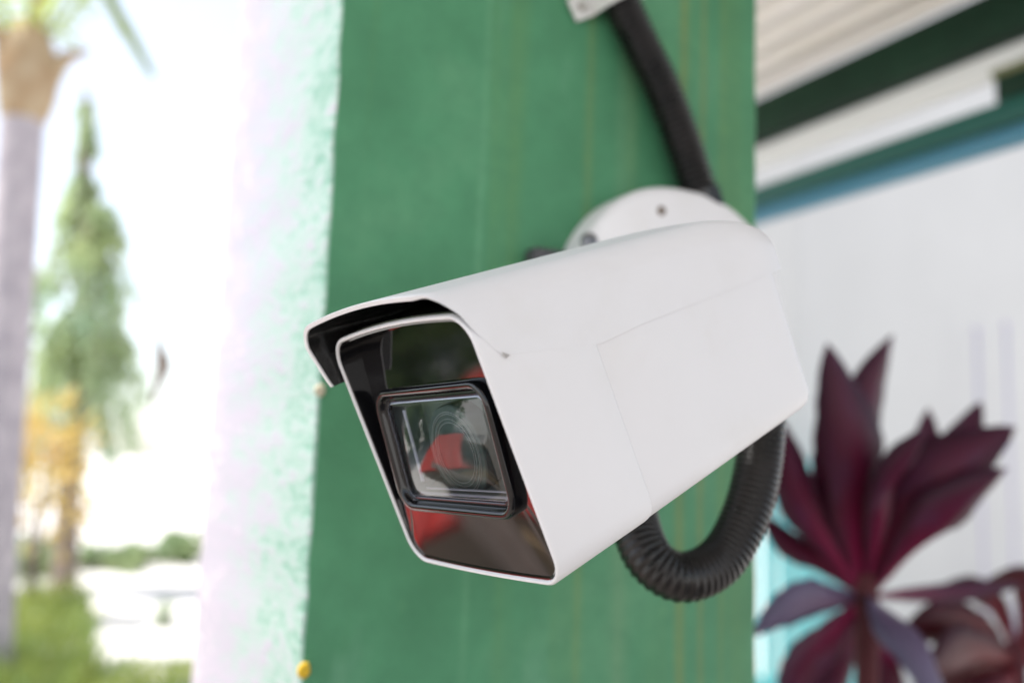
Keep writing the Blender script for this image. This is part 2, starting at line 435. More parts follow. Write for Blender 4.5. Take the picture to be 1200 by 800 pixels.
def frond_data(path, wl, rnd, droop=0.5, n=60):
    path = catmull(path, 12); fr = frames(path); V, F = tube_data(path, lambda i, m: 0.018 * (1 - 0.85 * i / m), 6)
    N_ = len(path)
    for k in range(n):
        t = (k + 1) / n; x = t * (N_ - 1); i = min(int(x), N_ - 2); p = path[i].lerp(path[i + 1], x - i); T = fr[i][0]
        sd = T.cross(Vector((0, 0, 1)))
        sd = sd.normalized() if sd.length > 1e-3 else fr[i][1]
        l = wl * (math.sin(math.pi * min(0.98, 0.12 + 0.86 * t)) ** 0.6)
        for s in (-1, 1):
            d = (sd * s + T * 0.7 + Vector((0, 0, -droop - rnd.uniform(0, .5)))).normalized()
            leaf_quad(V, F, p, d, d.cross(sd + Vector((0, 0, .3))).normalized(), l * rnd.uniform(.8, 1.1), 0.035, 0.0)
    return V, F

def royal_palm():
    b = at_axis(14, 400, 1, 7.0); x = b.x
    root = empty('royal_palm', (x, 7.0, 0)); tag(root, 'grey ringed palm trunk with brown crownshaft close to the sunlit path', 'palm tree')
    zs = [i * 0.035 for i in range(int(4.08 / 0.035) + 1)]; path = [Vector((-0.03 * (z - 1.5), 0, z)) for z in zs]
    tube('trunk', path, lambda i, m: 0.150 + 0.045 * math.exp(-zs[i] / 0.35) + (0.008 if i % 3 == 0 else 0.0), TRUNKP, root, 20, 80)
    sh = catmull([(-.077, 0, 4.06), (-0.07, 0, 4.3), (-.08, 0, 4.55), (-0.09, 0, 4.8)], 6)
    tube('crownshaft', sh, lambda i, m: 0.155 + 0.07 * math.sin(math.pi * i / m) - 0.07 * (i / m) ** 2, SHAFT, root, 20)
    rnd = random.Random(5)
    top = Vector((-0.09, 0, 4.68))
    # old leaf bases flaring out of the crownshaft
    for az, out, zt, w0 in ((4, 0.40, 4.70, 0.11), (176, 0.34, 4.85, 0.10), (70, 0.20, 5.1, 0.10), (285, 0.16, 5.2, 0.10)):
        d = Vector((math.cos(rad(az)), math.sin(rad(az)), 0)); o_ = Vector((-.075, 0, 0))
        pth = catmull([o_ + Vector((0, 0, 4.20)) + d * 0.06, o_ + Vector((0, 0, 4.42)) + d * 0.14, o_ + Vector((0, 0, (4.5 + zt) / 2)) + d * (out * .6), o_ + Vector((0, 0, zt)) + d * out], 6)
        tube('leaf_base', pth, lambda i, m: w0 * (1 - 0.93 * (i / m) ** 1.3), SHAFT, root, 12)
    # fronds arching above the frame, one drooping back into it
    for az, ln, rise, drop in ((20, 2.2, 1.5, -.2), (75, 2.0, 1.6, 0.0), (140, 2.3, 1.4, -.3), (200, 2.2, 1.3, -.4), (265, 2.1, 1.6, -.2), (320, 2.2, 1.5, -.3)):
        d = Vector((math.cos(rad(az)), math.sin(rad(az)), 0)); z0 = Vector((0, 0, 1))
        pth = [top + d * 0.1, top + d * (ln * .35) + z0 * (rise * .8), top + d * (ln * .7) + z0 * rise, top + d * ln + z0 * (rise + drop)]
        V, F = frond_data(pth, 0.55, rnd); mesh('frond', V, F, L_FROND, root, False)
    a = at_axis(112, -60, 1, 7.0) - Vector((x, 7, 0)); b1 = at_axis(135, 0, 1, 7.0) - Vector((x, 7, 0)); c = at_axis(160, 45, 1, 7.0) - Vector((x, 7, 0)); e = at_axis(180, 88, 1, 7.0) - Vector((x, 7, 0))
    V, F = frond_data([top + Vector((0.05, 0, 0.2)), top + Vector((0.3, 0.0, 1.0)), a, b1, c, e], 0.22, rnd, 1.0, 110)
    mesh('frond', V, F, L_FROND, root, False)
royal_palm()

def weeping_tree():
    y0 = 12.8; b = at_axis(75, 690, 1, y0)
    root = empty('weeping_mast_tree', (b.x, y0, 0)); tag(root, 'tall narrow weeping tree with drooping green foliage and curved tip', 'tree')
    rel = lambda px, py: at_axis(px, py, 1, y0) - Vector((b.x, y0, 0))
    spine = catmull([Vector((0, 0, 0)), rel(82, 560), rel(98, 420), rel(104, 280), rel(98, 190), rel(105, 150), rel(103, 120), rel(95, 100)], 10)
    tube('trunk', spine, lambda i, m: 0.15 * (1 - i / m) ** 0.8 + 0.012, BARK, root, 12)
    rnd = random.Random(11); pts, dirs, V2, F2 = [], [], [], []
    n = len(spine)
    zt = spine[-1].z
    def halfw(z):
        return interp(z, [1.3, 1.8, 2.6, 3.6, 4.4, 5.0, 5.35, 5.7, 6.2, 6.5], [0.40, 0.76, 0.80, 0.76, 0.58, 0.38, 0.15, 0.11, 0.12, 0.06])
    zs_ = [q.z for q in spine]
    for k in range(270):
        zz = rnd.uniform(2.0, 6.45); i = min(range(n), key=lambda a_: abs(zs_[a_] - zz)); p = spine[i]
        if zz > 5.2 and rnd.random() < .55: continue
        if p.z < 1.9: continue
        az = rnd.uniform(0, 2 * math.pi); d = Vector((math.cos(az), math.sin(az), 0)); hw = halfw(p.z) * rnd.uniform(.35, 1.1)
        ln = rnd.uniform(.3, .9) * (0.25 + hw)
        q = [p, p + d * hw * 0.8 + Vector((0, 0, -0.05)), p + d * hw + Vector((0, 0, -ln * .6)), p + d * hw * 1.02 + Vector((0, 0, -ln * 1.1))]
        cv = catmull(q, 4)
        for j in range(26):
            t = rnd.uniform(.2, 1) * (len(cv) - 1); a = int(min(t, len(cv) - 2)); pp = cv[a].lerp(cv[a + 1], t - a)
            pts.append(pp + Vector((rnd.gauss(0, .03), rnd.gauss(0, .03), rnd.gauss(0, .03))))
            dirs.append(Vector((rnd.gauss(0, .45), rnd.gauss(0, .45), -1)))
        if k % 6 == 0:
            tv, tf = tube_data(cv, lambda i, m: 0.012 * (1 - i / m) + 0.003, 5); o_ = len(V2); V2 += tv; F2 += [tuple(x + o_ for x in f) for f in tf]
    scatter_leaves('crown', pts, dirs, 0.17, 0.045, L_MAST, root, rnd)
    mesh('limbs', V2, F2, BARK, root)['kind'] = 'stuff'
weeping_tree()

def bushy(name, label, cat, loc, size, n, mat, ln, wd, seed, stems=5, group=None, lift=0.0):
    rnd = random.Random(seed); root = empty(name, loc); tag(root, label, cat, group)
    V2, F2, pts, dirs = [], [], [], []
    for s in range(stems):
        az = rnd.uniform(0, 6.28); e = Vector((math.cos(az) * size[0] * .6, math.sin(az) * size[1] * .6, size[2] * rnd.uniform(.6, .95)))
        pth = catmull([(0, 0, 0), e * 0.5 + Vector((0, 0, .1 * size[2])), e], 5)
        tv, tf = tube_data(pth, lambda i, m: 0.02 * (1 - .7 * i / m), 6); o_ = len(V2); V2 += tv; F2 += [tuple(x + o_ for x in f) for f in tf]
    clumps = [(Vector((rnd.gauss(0, .5) * size[0], rnd.gauss(0, .5) * size[1], size[2] * (lift + (1 - lift) * rnd.uniform(.15, 1)))), rnd.uniform(.12, .3) * size[2]) for _ in range(14)]
    for k in range(n):
        c, r = rnd.choice(clumps); dv = Vector((rnd.gauss(0, 1), rnd.gauss(0, 1), rnd.gauss(0, 1))).normalized()
        p = c + dv * r * rnd.uniform(.4, 1)
        if p.z < 0.02: p.z = abs(p.z) + .03
        pts.append(p); dirs.append(dv + Vector((0, 0, rnd.uniform(-.8, .6))))
    scatter_leaves('crown', pts, dirs, ln, wd, mat, root, rnd); mesh('stems', V2, F2, BARK, root)
    return root
p = at_axis(48, 560, 1, 10.6)
bushy('yellow_shrub', 'yellow and orange leaved shrub between the palm trunk and weeping tree', 'shrub', (p.x, 10.6, 0), (0.24, 0.25, 1.9), 560, L_YELLOW, 0.16, 0.06, 21, 6, lift=0.45)
p = at_axis(192, 735, 2, 0.0)
bushy('small_shrub', 'lone small round green shrub on the sunlit path', 'shrub', (p.x, p.y, 0), (0.06, 0.06, 0.20), 160, L_BUSH, 0.06, 0.03, 22, 4)
for i, (px, py, sx, h, lab) in enumerate(((36, 676, .5, .45, 'low green bush at the foot of the palm trunk'), (98, 668, .75, .30, 'low spreading bush right behind the weeping tree trunk'),
                                          (140, 664, .75, .26, 'low spreading bush second from the weeping tree trunk'), (180, 660, .7, .26, 'low spreading bush third from the weeping tree trunk'),
                                          (210, 657, .4, .40, 'low bush nearest the pillar edge'))):
    p = at_axis(px, py, 2, 0.0)
    bushy('low_bush', lab, 'bush', (p.x, p.y, 0), (sx, .5, h), 900, L_BUSH, 0.13, 0.06, 30 + i, 4, 'low bushes across the sunlit ground')
# tall grass, lower corner
def grass():
    rnd = random.Random(9); V, F = [], []
    for k in range(9000):
        px, py = rnd.uniform(-60, 108), rnd.uniform(712, 860)
        if px > 70 and rnd.random() < (px - 70) / 50: continue
        p = at_axis(px, py, 2, 0.0)
        h = rnd.uniform(.12, .38) * (1.0 if rnd.random() < .8 else 1.4); lean = Vector((rnd.gauss(0, .3), rnd.gauss(0, .3), 1)).normalized()
        s = Vector((math.cos(k), math.sin(k), 0)); i = len(V); wd = rnd.uniform(.008, .016)
        V += [p - s * wd, p + s * wd, p + lean * h * .6 + s * wd * .7, p + lean * h + Vector((lean.x * .2, lean.y * .2, 0)), p + lean * h * .6 - s * wd * .7]
        F += [(i, i + 1, i + 2, i + 4), (i + 4, i + 2, i + 3)]
    for k in range(2600):
        px, py = rnd.uniform(110, 330), rnd.uniform(775, 850)
        p = at_axis(px, py, 2, 0.0); h = rnd.uniform(.04, .12); s = Vector((math.cos(k), math.sin(k), 0)); i = len(V); wd = .012
        V += [p - s * wd, p + s * wd, p + Vector((rnd.gauss(0, .03), rnd.gauss(0, .03), h))]; F += [(i, i + 1, i + 2)]
    me = bpy.data.meshes.new('grass'); me.from_pydata([tuple(v) for v in V], [], F); me.update()
    tag(link('grass', me, L_GRASS, None, False), 'yellow green tall grass in front of the palm and tree', 'grass', kind='stuff')
grass()
# withered leaf on a fine thread
def dry_leaf():
    c = at_axis(188, 428, 1, 1.6); root = empty('hanging_dry_leaf', c); root.scale = (1.35,) * 3; tag(root, 'small withered brown leaf dangling in the bright gap beside the pillar', 'leaf')
    V, F = [], []
    hs_ = [0.062, 0.045, 0.028, 0.008, -0.010, -0.03, -0.048, -0.064]; ws = [0.0008, .003, .006, .012, .010, .006, .005, .001]; of = [-.009, -.007, -.003, .003, .004, -.001, -.006, -.006]
    for h, w_, o_ in zip(hs_, ws, of):
        V += [Vector((o_ - w_, 0, h)), Vector((o_, .006, h)), Vector((o_ + w_, -.004, h))]
    for i in range(len(hs_) - 1):
        for k in range(2): F.append((i * 3 + k, i * 3 + k + 1, i * 3 + 4 + k, i * 3 + 3 + k))
    o = mesh('blade', V, F, L_DRY, root); md = o.modifiers.new('thick', 'SOLIDIFY'); md.thickness = 0.0008
    tube('thread', [Vector((-.009, 0, .06)), Vector((-.012, .02, .9)), Vector((0, .05, 1.4))], 0.0003, P('thread', (.6, .6, .6), .8), root, 5)
dry_leaf()

# ------------------------------------------------------------------ purple cordyline plants
def mat_cordy(name, dark, red, sheen):
    mt = P(name, dark, 0.42, 0.3); n = N(mt)
    c = n.new('TexCoord'); sp = n.new('SeparateXYZ'); n.ln(c.outputs['UV'], sp.inputs[0])
    rib = n.math('ABSOLUTE', n.math('SUBTRACT', sp.outputs[0], 0.5))
    basef = n.ramp(sp.outputs[1], [(0.05, 1.0), (0.55, 0.38), (0.9, 0.2)])
    st = n.noise(n.coord((60, 2.5, 1), 'UV'), 1.0, 4)
    red_f = n.math('MULTIPLY', n.math('MULTIPLY', n.ramp(rib, [(0.0, 1.0), (0.42, 0.2)]), basef), n.ramp(st, [(0.3, 0.4), (0.65, 1.0)]))
    col = n.mix(red_f, dark, red); col = n.mix(n.ramp(n.noise(n.coord((1, 1, 1), 'UV'), 3.0, 3), [(0.5, 0.0), (0.75, 0.35)]), col, sheen)  # sky sheen painted in as patches of the last colour
    n.base(col); t = mt.node_tree; out = [x for x in t.nodes if x.type == 'OUTPUT_MATERIAL'][0]
    tl = n.new('BsdfTranslucent'); n.ln(n.mix(0.5, col, red), tl.inputs['Color']); mx = n.new('MixShader'); mx.inputs[0].default_value = 0.3
    n.ln(n.b.outputs[0], mx.inputs[1]); n.ln(tl.outputs[0], mx.inputs[2]); n.ln(mx.outputs[0], out.inputs[0])
    n.bump(st, 0.25, 0.002); return mt
CORD = mat_cordy('cordyline_leaf', (0.026, 0.008, 0.024), (0.42, 0.014, 0.095), (0.085, 0.065, 0.15))
CORDSHEEN = mat_cordy('cordyline_sky_sheen_leaf', (0.15, 0.135, 0.225), (0.22, 0.06, 0.13), (0.21, 0.20, 0.30))  # drooping leaves: sky reflection painted as lilac leaf colour
CORD2 = mat_cordy('cordyline_red_leaf', (0.035, 0.009, 0.014), (0.34, 0.03, 0.04), (0.07, 0.03, 0.05))
STEM = mat_noise('cordyline_stem', (0.07, 0.015, 0.022), (0.11, 0.03, 0.035), 20)
def strap_leaf(pts, width, roll, mat, parent, fold=0.25):
    """lance-shaped leaf: petiole, widest past the middle, folded along its midrib, wavy edge"""
    path = catmull(pts, 7); fr = frames(path); n = len(path); V, F, UV = [], [], []
    rnd = random.Random(int(abs(pts[-1].x * 1e4)) + int(width * 1e5))
    vd = (path[n // 2] - CAM).normalized(); ph = rnd.uniform(0, 6)
    for i, p in enumerate(path):
        t = i / (n - 1); T = fr[i][0]
        sd = T.cross(vd).normalized(); nm = sd.cross(T); sd, nm = sd * math.cos(roll) + nm * math.sin(roll), nm * math.cos(roll) - sd * math.sin(roll)
        wd = width * (0.16 + 0.84 * (math.sin(math.pi * min(1, t * 0.93 + 0.04)) ** 0.9)) if t < 0.55 else width * max(0.01, math.cos((t - 0.55) / 0.45 * math.pi / 2) ** 0.8)
        if t < 0.55: wd = min(wd, width * (0.16 + 1.6 * t))
        for k in (-1, -.5, 0, .5, 1):
            V.append(p + sd * (k * wd / 2) + nm * (abs(k) * wd * fold + 0.05 * wd * math.sin(9 * t + ph + k * 2)) + (sd * (k * wd * 0.035 * rnd.uniform(-1, 1)) if abs(k) == 1 else Vector()))
            UV.append(((k + 1) / 2, t))
    for i in range(n - 1):
        for k in range(4): F.append((i * 5 + k, i * 5 + k + 1, (i + 1) * 5 + k + 1, (i + 1) * 5 + k))
    me = bpy.data.meshes.new('leaf'); me.from_pydata([tuple(v) for v in V], [], F); uv = me.uv_layers.new(name='UVMap')
    for lp in me.loops: uv.data[lp.index].uv = UV[lp.vertex_index]
    me.update(); o = link('leaf', me, mat, parent, True)
    md = o.modifiers.new('thick', 'SOLIDIFY'); md.thickness = 0.0009
    return o
def cordyline(label, crown_px, depth, leaves, mat, stem_top):
    c = at_depth(*crown_px, depth); root = empty('cordyline_plant', (c.x, c.y, 0)); tag(root, label, 'plant', 'purple cordyline plants behind the pillar')
    off = Vector((c.x, c.y, 0))
    tube('stem', catmull([Vector((0.03, 0.02, 0)), Vector((0.01, 0.015, c.z * .5)), Vector((0, 0, c.z + stem_top))], 14), lambda i, m: 0.014 + (0.002 if i % 2 else 0), STEM, root, 10)
    for pxs, dd, wd, roll, *mo in leaves:
        pts = [at_depth(px, py, depth + d) - off for (px, py), d in zip(pxs, dd)]
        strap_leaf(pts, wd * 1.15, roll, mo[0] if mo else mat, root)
cordyline('purple red cordyline with upright forked leaves right beside the pillar', (1015, 690), 1.16, [
    (((1012, 690), (1004, 610), (1000, 510), (969, 402)), (0, -.03, -.06, -.05), 0.074, 0.2),
    (((1018, 690), (1018, 600), (1016, 500), (1046, 392)), (0, .0, -.01, .02), 0.076, -0.25),
    (((1015, 690), (1012, 630), (1006, 560), (1008, 460)), (0, .03, .06, .10), 0.07, 0.0),
    (((1022, 688), (1062, 610), (1118, 548), (1190, 500)), (0, -.03, -.06, -.06), 0.074, 0.15),
    (((1024, 690), (1075, 600), (1120, 530), (1150, 470)), (0, .03, .06, .06), 0.05, 0.5),
    (((1026, 692), (1075, 640), (1122, 598), (1180, 548)), (0, -.05, -.08, -.08), 0.062, -0.4),
    (((1020, 686), (1052, 600), (1078, 530), (1088, 478)), (0, .06, .11, .15), 0.045, 0.8),
    (((1008, 690), (968, 630), (935, 570), (915, 490)), (0, -.02, -.04, -.06), 0.048, 0.3),
    (((1006, 694), (965, 660), (928, 640), (890, 600)), (0, .02, .02, .0), 0.030, 0.4),
    (((1008, 700), (975, 705), (935, 712), (880, 745)), (0, -.05, -.10, -.12), 0.046, 0.5, CORDSHEEN),
    (((1016, 700), (1045, 715), (1085, 760), (1120, 850)), (0, -.07, -.13, -.16), 0.066, 0.35, CORDSHEEN),
    (((1014, 705), (1000, 740), (985, 790), (975, 860)), (0, .05, .07, .06), 0.05, 0.2),
    (((1010, 702), (975, 742), (940, 790), (915, 850)), (0, -.02, -.03, -.04), 0.050, -0.5),
    (((1022, 704), (1040, 750), (1056, 800), (1060, 870)), (0, .08, .12, .12), 0.055, 0.4),
    (((1024, 698), (1075, 694), (1130, 690), (1200, 684)), (0, .06, .10, .14), 0.026, 0.4),
    (((1018, 685), (1036, 610), (1052, 560), (1085, 500)), (0, -.05, -.09, -.11), 0.05, -0.2),
    (((1010, 686), (985, 610), (968, 570), (955, 540)), (0, .05, .07, .09), 0.036, 0.3),
], CORD, 0.02)
cordyline('dark red cordyline at the lower corner with low spreading leaves', (1190, 770), 1.42, [
    (((1185, 775), (1150, 740), (1100, 735), (1050, 745)), (0, -.05, -.08, -.1), 0.06, 0.7),
    (((1190, 775), (1160, 770), (1120, 778), (1070, 805)), (0, -.08, -.14, -.2), 0.075, 0.8),
    (((1192, 770), (1170, 710), (1140, 690), (1095, 690)), (0, .04, .08, .08), 0.035, 0.6),
    (((1195, 768), (1205, 710), (1200, 680), (1150, 684)), (0, -.03, -.04, -.05), 0.04, 0.8),
    (((1196, 772), (1230, 720), (1260, 650), (1275, 600)), (0, 0, 0, 0), 0.07, 0.0),
    (((1190, 780), (1180, 810), (1150, 850), (1110, 890)), (0, -.05, -.1, -.1), 0.08, 0.3),
    (((1198, 778), (1220, 760), (1260, 760), (1300, 790)), (0, 0, 0, 0), 0.07, 0.3),
    (((1188, 775), (1155, 790), (1130, 820), (1100, 860)), (0, .05, .1, .1), 0.07, -0.3),
], CORD2, 0.02)

# ------------------------------------------------------------------ the security camera
A = Vector((0.8856, 0.1182, 0.4492)).normalized()
Sd = Vector((0.1296, -0.9916, 0.0054)); Sd = (Sd - A * Sd.dot(A)).normalized()
U = (-Sd).cross(A) * -1
if U.z < 0: U = -U
ORG = Vector((-0.01297882, -0.21439668, 1.7047242))
sc = empty('security_camera', ORG)
mm = Matrix.Identity(4)
for i in range(3):
    mm[i][0] = A[i]; mm[i][1] = -Sd[i]; mm[i][2] = U[i]; mm[i][3] = ORG[i]
sc.matrix_world = mm
MI = mm.inverted()
tag(sc, 'white bullet security camera with black glass front mounted on the green pillar', 'security camera')
# local frame: x back along the barrel, y away from the viewer, z up
def prof(hw, top, bot, r, crown=0.0, belly=0.0, n=9, ins=0.0):
    hw -= ins; top -= ins; bot += ins; r = max(0.0005, r - ins); out = []
    def yz(y, z):
        if z > 0: z += crown * (1 - (y / hw) ** 2) * (z / top)
        else: z -= belly * (1 - (y / hw) ** 2) * (z / bot)
        return (y, z)
    for cy, cz, a0 in ((hw - r, top - r, 0), (-hw + r, top - r, 90), (-hw + r, bot + r, 180), (hw - r, bot + r, 270)):
        for k in range(n):
            a = rad(a0 + 90 * k / (n - 1)); out.append(yz(cy + r * math.cos(a), cz + r * math.sin(a)))
        # subdivide the straight run to the next corner so that crown and belly curve
        nx = {0: (-hw + r, top), 90: (-hw, bot + r), 180: (hw - r, bot), 270: (hw, top - r)}[a0]
        e = (cy + r * math.cos(rad(a0 + 90)), cz + r * math.sin(rad(a0 + 90)))
        for k in range(1, 8): out.append(yz(e[0] + (nx[0] - e[0]) * k / 8, e[1] + (nx[1] - e[1]) * k / 8))
    return out
COLLAR = dict(hw=0.0548, top=0.0516, bot=-0.0530, r=0.0112, crown=0.0030, belly=0.0012)
def cl(L, ins): return [Vector((L, y, z)) for y, z in prof(ins=ins, **COLLAR)]
PT = lambda z: 0.006 + 0.12 * z           # depth of the tilted front panel
loops('front_collar', [cl(0.0030, .0020), cl(0.0008, .0018), cl(0.0001, .0014), cl(0.0, .0009), cl(0.0002, .0004), cl(0.0009, 0), cl(0.05, 0), cl(0.0508, .0001), cl(0.0510, .0003), cl(0.0510, .003)], WHITE, sc)
def wall(ins, off=0.0): return [Vector((max(PT(z) + off, 0.0014), y, z)) for y, z in prof(ins=ins, **COLLAR)]
loops('recess_wall', [cl(0.0010, .0019), cl(0.0012, .0026), wall(.0030, 0.0010)], P('recess_black', (0.006, 0.006, 0.007), 0.08, 0.6), sc)
# front panel (tilted), with the window opening
NP = Vector((-1, 0, 0.12)).normalized(); VP = Vector((0.12, 0, 1)).normalized()
def onpanel(y, z, h=0.0): return Vector((PT(z), y, z)) + NP * h
def rrect(cy, cz, hw, hh, r, ins=0.0, n=9):
    return [(cy + y, cz + z) for y, z in prof(hw, hh, -hh, r, n=n, ins=ins)]
WIN = dict(cy=0.0015, cz=-0.0010, hw=0.0436, hh=0.0268, r=0.0105)
outer = [Vector((max(PT(z), 0.0016), y, z)) for y, z in prof(ins=.0028, **COLLAR)]
loops('front_panel', [outer, [onpanel(y, z) for y, z in rrect(ins=0.002, **WIN)]], PANEL, sc)
bz = loops('window_bezel', [[onpanel(y, z, h) for y, z in rrect(ins=i, **WIN)] for i, h in
      ((0, -.0005), (0.0, .0022), (.0004, .0034), (.0012, .0041), (.0022, .0041), (.0030, .0036), (.0034, .0026), (.0036, .0010), (.0042, .0006), (.0058, .0006), (.0060, .0002), (.0061, -.004))], BLACKGLASS, sc, sharp=50)
def pl(i, h): return [onpanel(y, z, h) for y, z in rrect(ins=i, **WIN)]
loops('glass_seal', [pl(.0040, .0009), pl(.0050, .0014), pl(.0056, .0014), pl(.0062, .0008), pl(.0062, -.001)], SEAL, sc)
loops('window_pane', [pl(.0060, .0004), pl(.0068, .0010), ], GLINT, sc)
loops('window_glass', [pl(.0060, .0002), pl(.0062, .0011), pl(.0070, .0016)], CLEAR, sc, cap1=True)
cav = loops('lens_chamber', [pl(.0061, -.0004), pl(.0066, -.0030), pl(.0085, -.0100), pl(.0100, -.0135), pl(.0110, -.0140)], CAVITY, sc, cap1=True)
# lens behind the window
def disc_ring(name, c, prof_rh, mat, parent, seg=48, cap=False):
    LL = [[onpanel(c[0], c[1], 0) + NP * h + Vector((0, 1, 0)) * (r * math.cos(2 * math.pi * k / seg)) + VP * (r * math.sin(2 * math.pi * k / seg)) for k in range(seg)] for r, h in prof_rh]
    return loops(name, LL, mat, parent, cap1=cap, sharp=30)
LC = (0.0035, -0.0045)
barrel = disc_ring('lens_barrel', LC, ((.0200, -.0139), (.0200, -.0062), (.0196, -.0056), (.0120, -.0056)), P('barrel_dark', (0.12, 0.165, 0.165), 0.35, .3), sc)
for r in (.0172, .0163, .0143, .0128):
    h = -.0054
    disc_ring('lens_ring', LC, ((r + .00022, h - .0003), (r + .00020, h + .0002), (r - .00020, h + .0002), (r - .00022, h - .0003)), RING, barrel)
disc_ring('lens_element', LC, [(0.0122 * math.cos(a), -.0056 + .0006 * math.sin(a)) for a in [rad(x) for x in (0, 15, 30, 45, 60, 75, 86)]], P('lens_coating', (0.105, 0.145, 0.145), 0.3, .25), barrel, cap=True)
# lilac ribs: sky glints on the window edges put into the colour
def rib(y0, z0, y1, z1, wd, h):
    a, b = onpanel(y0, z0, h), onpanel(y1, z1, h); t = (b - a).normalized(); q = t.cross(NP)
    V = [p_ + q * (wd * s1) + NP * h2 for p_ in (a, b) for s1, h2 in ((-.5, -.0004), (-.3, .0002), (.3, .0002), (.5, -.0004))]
    mesh('window_edge_glint', V, [(0, 1, 5, 4), (1, 2, 6, 5), (2, 3, 7, 6), (0, 1, 2, 3), (4, 5, 6, 7)], GLINT, sc, True, 30)
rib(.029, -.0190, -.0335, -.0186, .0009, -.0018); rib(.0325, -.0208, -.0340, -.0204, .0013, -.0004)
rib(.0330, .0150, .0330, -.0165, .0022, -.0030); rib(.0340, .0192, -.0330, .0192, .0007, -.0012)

# rear barrel
def rb(L, ins, dt=0.0, bot=-0.0521):
    top = 0.0455 - 0.12 * L + dt
    return [Vector((L, y, z)) for y, z in prof(0.0545, top, bot + 0.012 * (L - .05), 0.0095, 0.001, 0.0008, ins=ins)]
loops('rear_barrel', [rb(.0500, .004), rb(.0506, .0006), rb(.0508, .0001), rb(.0510, 0), rb(.09, 0), rb(.13, 0), rb(.1560, 0), rb(.1590, .0004), rb(.1612, .0016), rb(.1628, .0036), rb(.1636, .0064), rb(.1638, .0100)], WHITE, sc, cap1=True)

# sun shield: open arch with a swept visor edge
def shield_profile(L):
    ulow = interp(L, [-.01, .009, .052, .078, .17], [.0335, .0332, .0208, .0200, .0126])
    top = 0.0606 - 0.112 * L
    if L > 0.128: top -= 0.0085 * ((L - 0.128) / 0.043) ** 2
    hw = 0.0550; r = 0.0105
    if L > 0.150: hw -= 0.004 * ((L - 0.150) / 0.021) ** 2
    crown = 0.0040
    pts = []
    nl = 10
    for k in range(nl): pts.append((hw, ulow + (top - r - ulow) * k / nl))
    for k in range(9): a = rad(90 * k / 8); pts.append((hw - r + r * math.cos(a), top - r + r * math.sin(a)))
    for k in range(1, 16): pts.append(((hw - r) * (1 - 2 * k / 16), top))
    for k in range(9): a = rad(90 + 90 * k / 8); pts.append((-hw + r + r * math.cos(a), top - r + r * math.sin(a)))
    for k in range(1, nl + 1): pts.append((-hw, top - r + (ulow - top + r) * k / nl))
    return [(y * (1.07 if y > 0 else 1.0), z + (crown * (1 - (y / hw) ** 2) if z > top - r * .6 else 0)) for y, z in pts]
P0 = shield_profile(0.0); NPf = len(P0)
def front_L(i):
    y, z = P0[i]
    if y > 0.04: return interp(z, [.0330, .0360, .0520, .0585, .0640], [-.0045, -.0055, -.0088, -.0090, -.0090])
    if y < -0.04: return interp(z, [.0330, .0455, .0515, .0560, .0600, .0640], [.0095, .0018, -.0010, -.0042, -.0066, -.0074])
    return -.0080 - .0010 * max(0.0, y / 0.055)
def shield_grid(thick, f_in=0.0):
    K = 40; G = []
    for k in range(K + 1):
        row = []
        for i in range(NPf):
            L0 = front_L(i) + f_in; L = L0 + (0.171 - L0) * (k / K)
            Q = shield_profile(L); y, z = Q[i]
            a = Q[max(0, i - 1)]; b = Q[min(NPf - 1, i + 1)]; ty, tz = b[0] - a[0], b[1] - a[1]; l = math.hypot(ty, tz) or 1
            ny, nz = -tz / l, ty / l      # inward normal for this winding
            th = thick * interp(-y, [.040, .0548], [1.0, 0.12])
            row.append(Vector((L, y + ny * th, z + nz * th)))
        G.append(row)
    return G
G0 = shield_grid(0.0); G1 = shield_grid(0.0010, 0.0); K1 = len(G0)
# inward check
if abs(G1[5][5].y) > abs(G0[5][5].y):
    G1 = shield_grid(-0.0010)
    SGN = -1
else: SGN = 1
Ge = shield_grid(SGN * 0.0004, -0.0007); GI = shield_grid(SGN * 0.0020, -0.0003)
V = []; F = []
rows = [GI[1], GI[0], Ge[0]] + G0
for r_ in rows: V += r_
for k in range(len(rows) - 1):
    for i in range(NPf - 1): F.append((k * NPf + i, k * NPf + i + 1, (k + 1) * NPf + i + 1, (k + 1) * NPf + i))
# lower edges: turn in by 1 mm
nb = len(V)
for k in range(K1):
    for i in (0, NPf - 1):
        p_ = G0[k][i].copy(); p_.y *= 0.982; V.append(p_)
for k in range(K1 - 1):
    for j, i in enumerate((0, NPf - 1)):
        a, b = (k + 3) * NPf + i, (k + 4) * NPf + i; F.append((a, b, nb + (k + 1) * 2 + j, nb + k * 2 + j))
# rear closing wall of the shield
F.append(tuple((len(rows) - 1) * NPf + i for i in range(NPf)))
mesh('sun_shield', V, F, WHITE, sc, True, 40)
GL = shield_grid(SGN * 0.00215, 0.0003)
V = [p_ for r_ in GL[:30] for p_ in r_]; F = []
for k in range(29):
    for i in range(NPf - 1): F.append((k * NPf + i, k * NPf + i + 1, (k + 1) * NPf + i + 1, (k + 1) * NPf + i))
mesh('visor_lining', V, F, LINING, sc, True, 60)
# inner black block that closes the air gap behind the visor
TOPI = [i for i, (y_, z_) in enumerate(prof(**COLLAR)) if z_ > 0.0455]
def cov(L, off): return [Vector((L, *prof(ins=-off, **COLLAR)[i])) for i in TOPI]
CR = [cov(.0016, -.0004), cov(.0019, .0005), cov(.02, .0006), cov(.049, .0006), cov(.0495, -.0006)]
nT = len(TOPI)
mesh('gap_cover', [p_ for r_ in CR for p_ in r_], [(k * nT + i, k * nT + i + 1, (k + 1) * nT + i + 1, (k + 1) * nT + i) for k in range(len(CR) - 1) for i in range(nT - 1)], LINING, sc, True, 60)
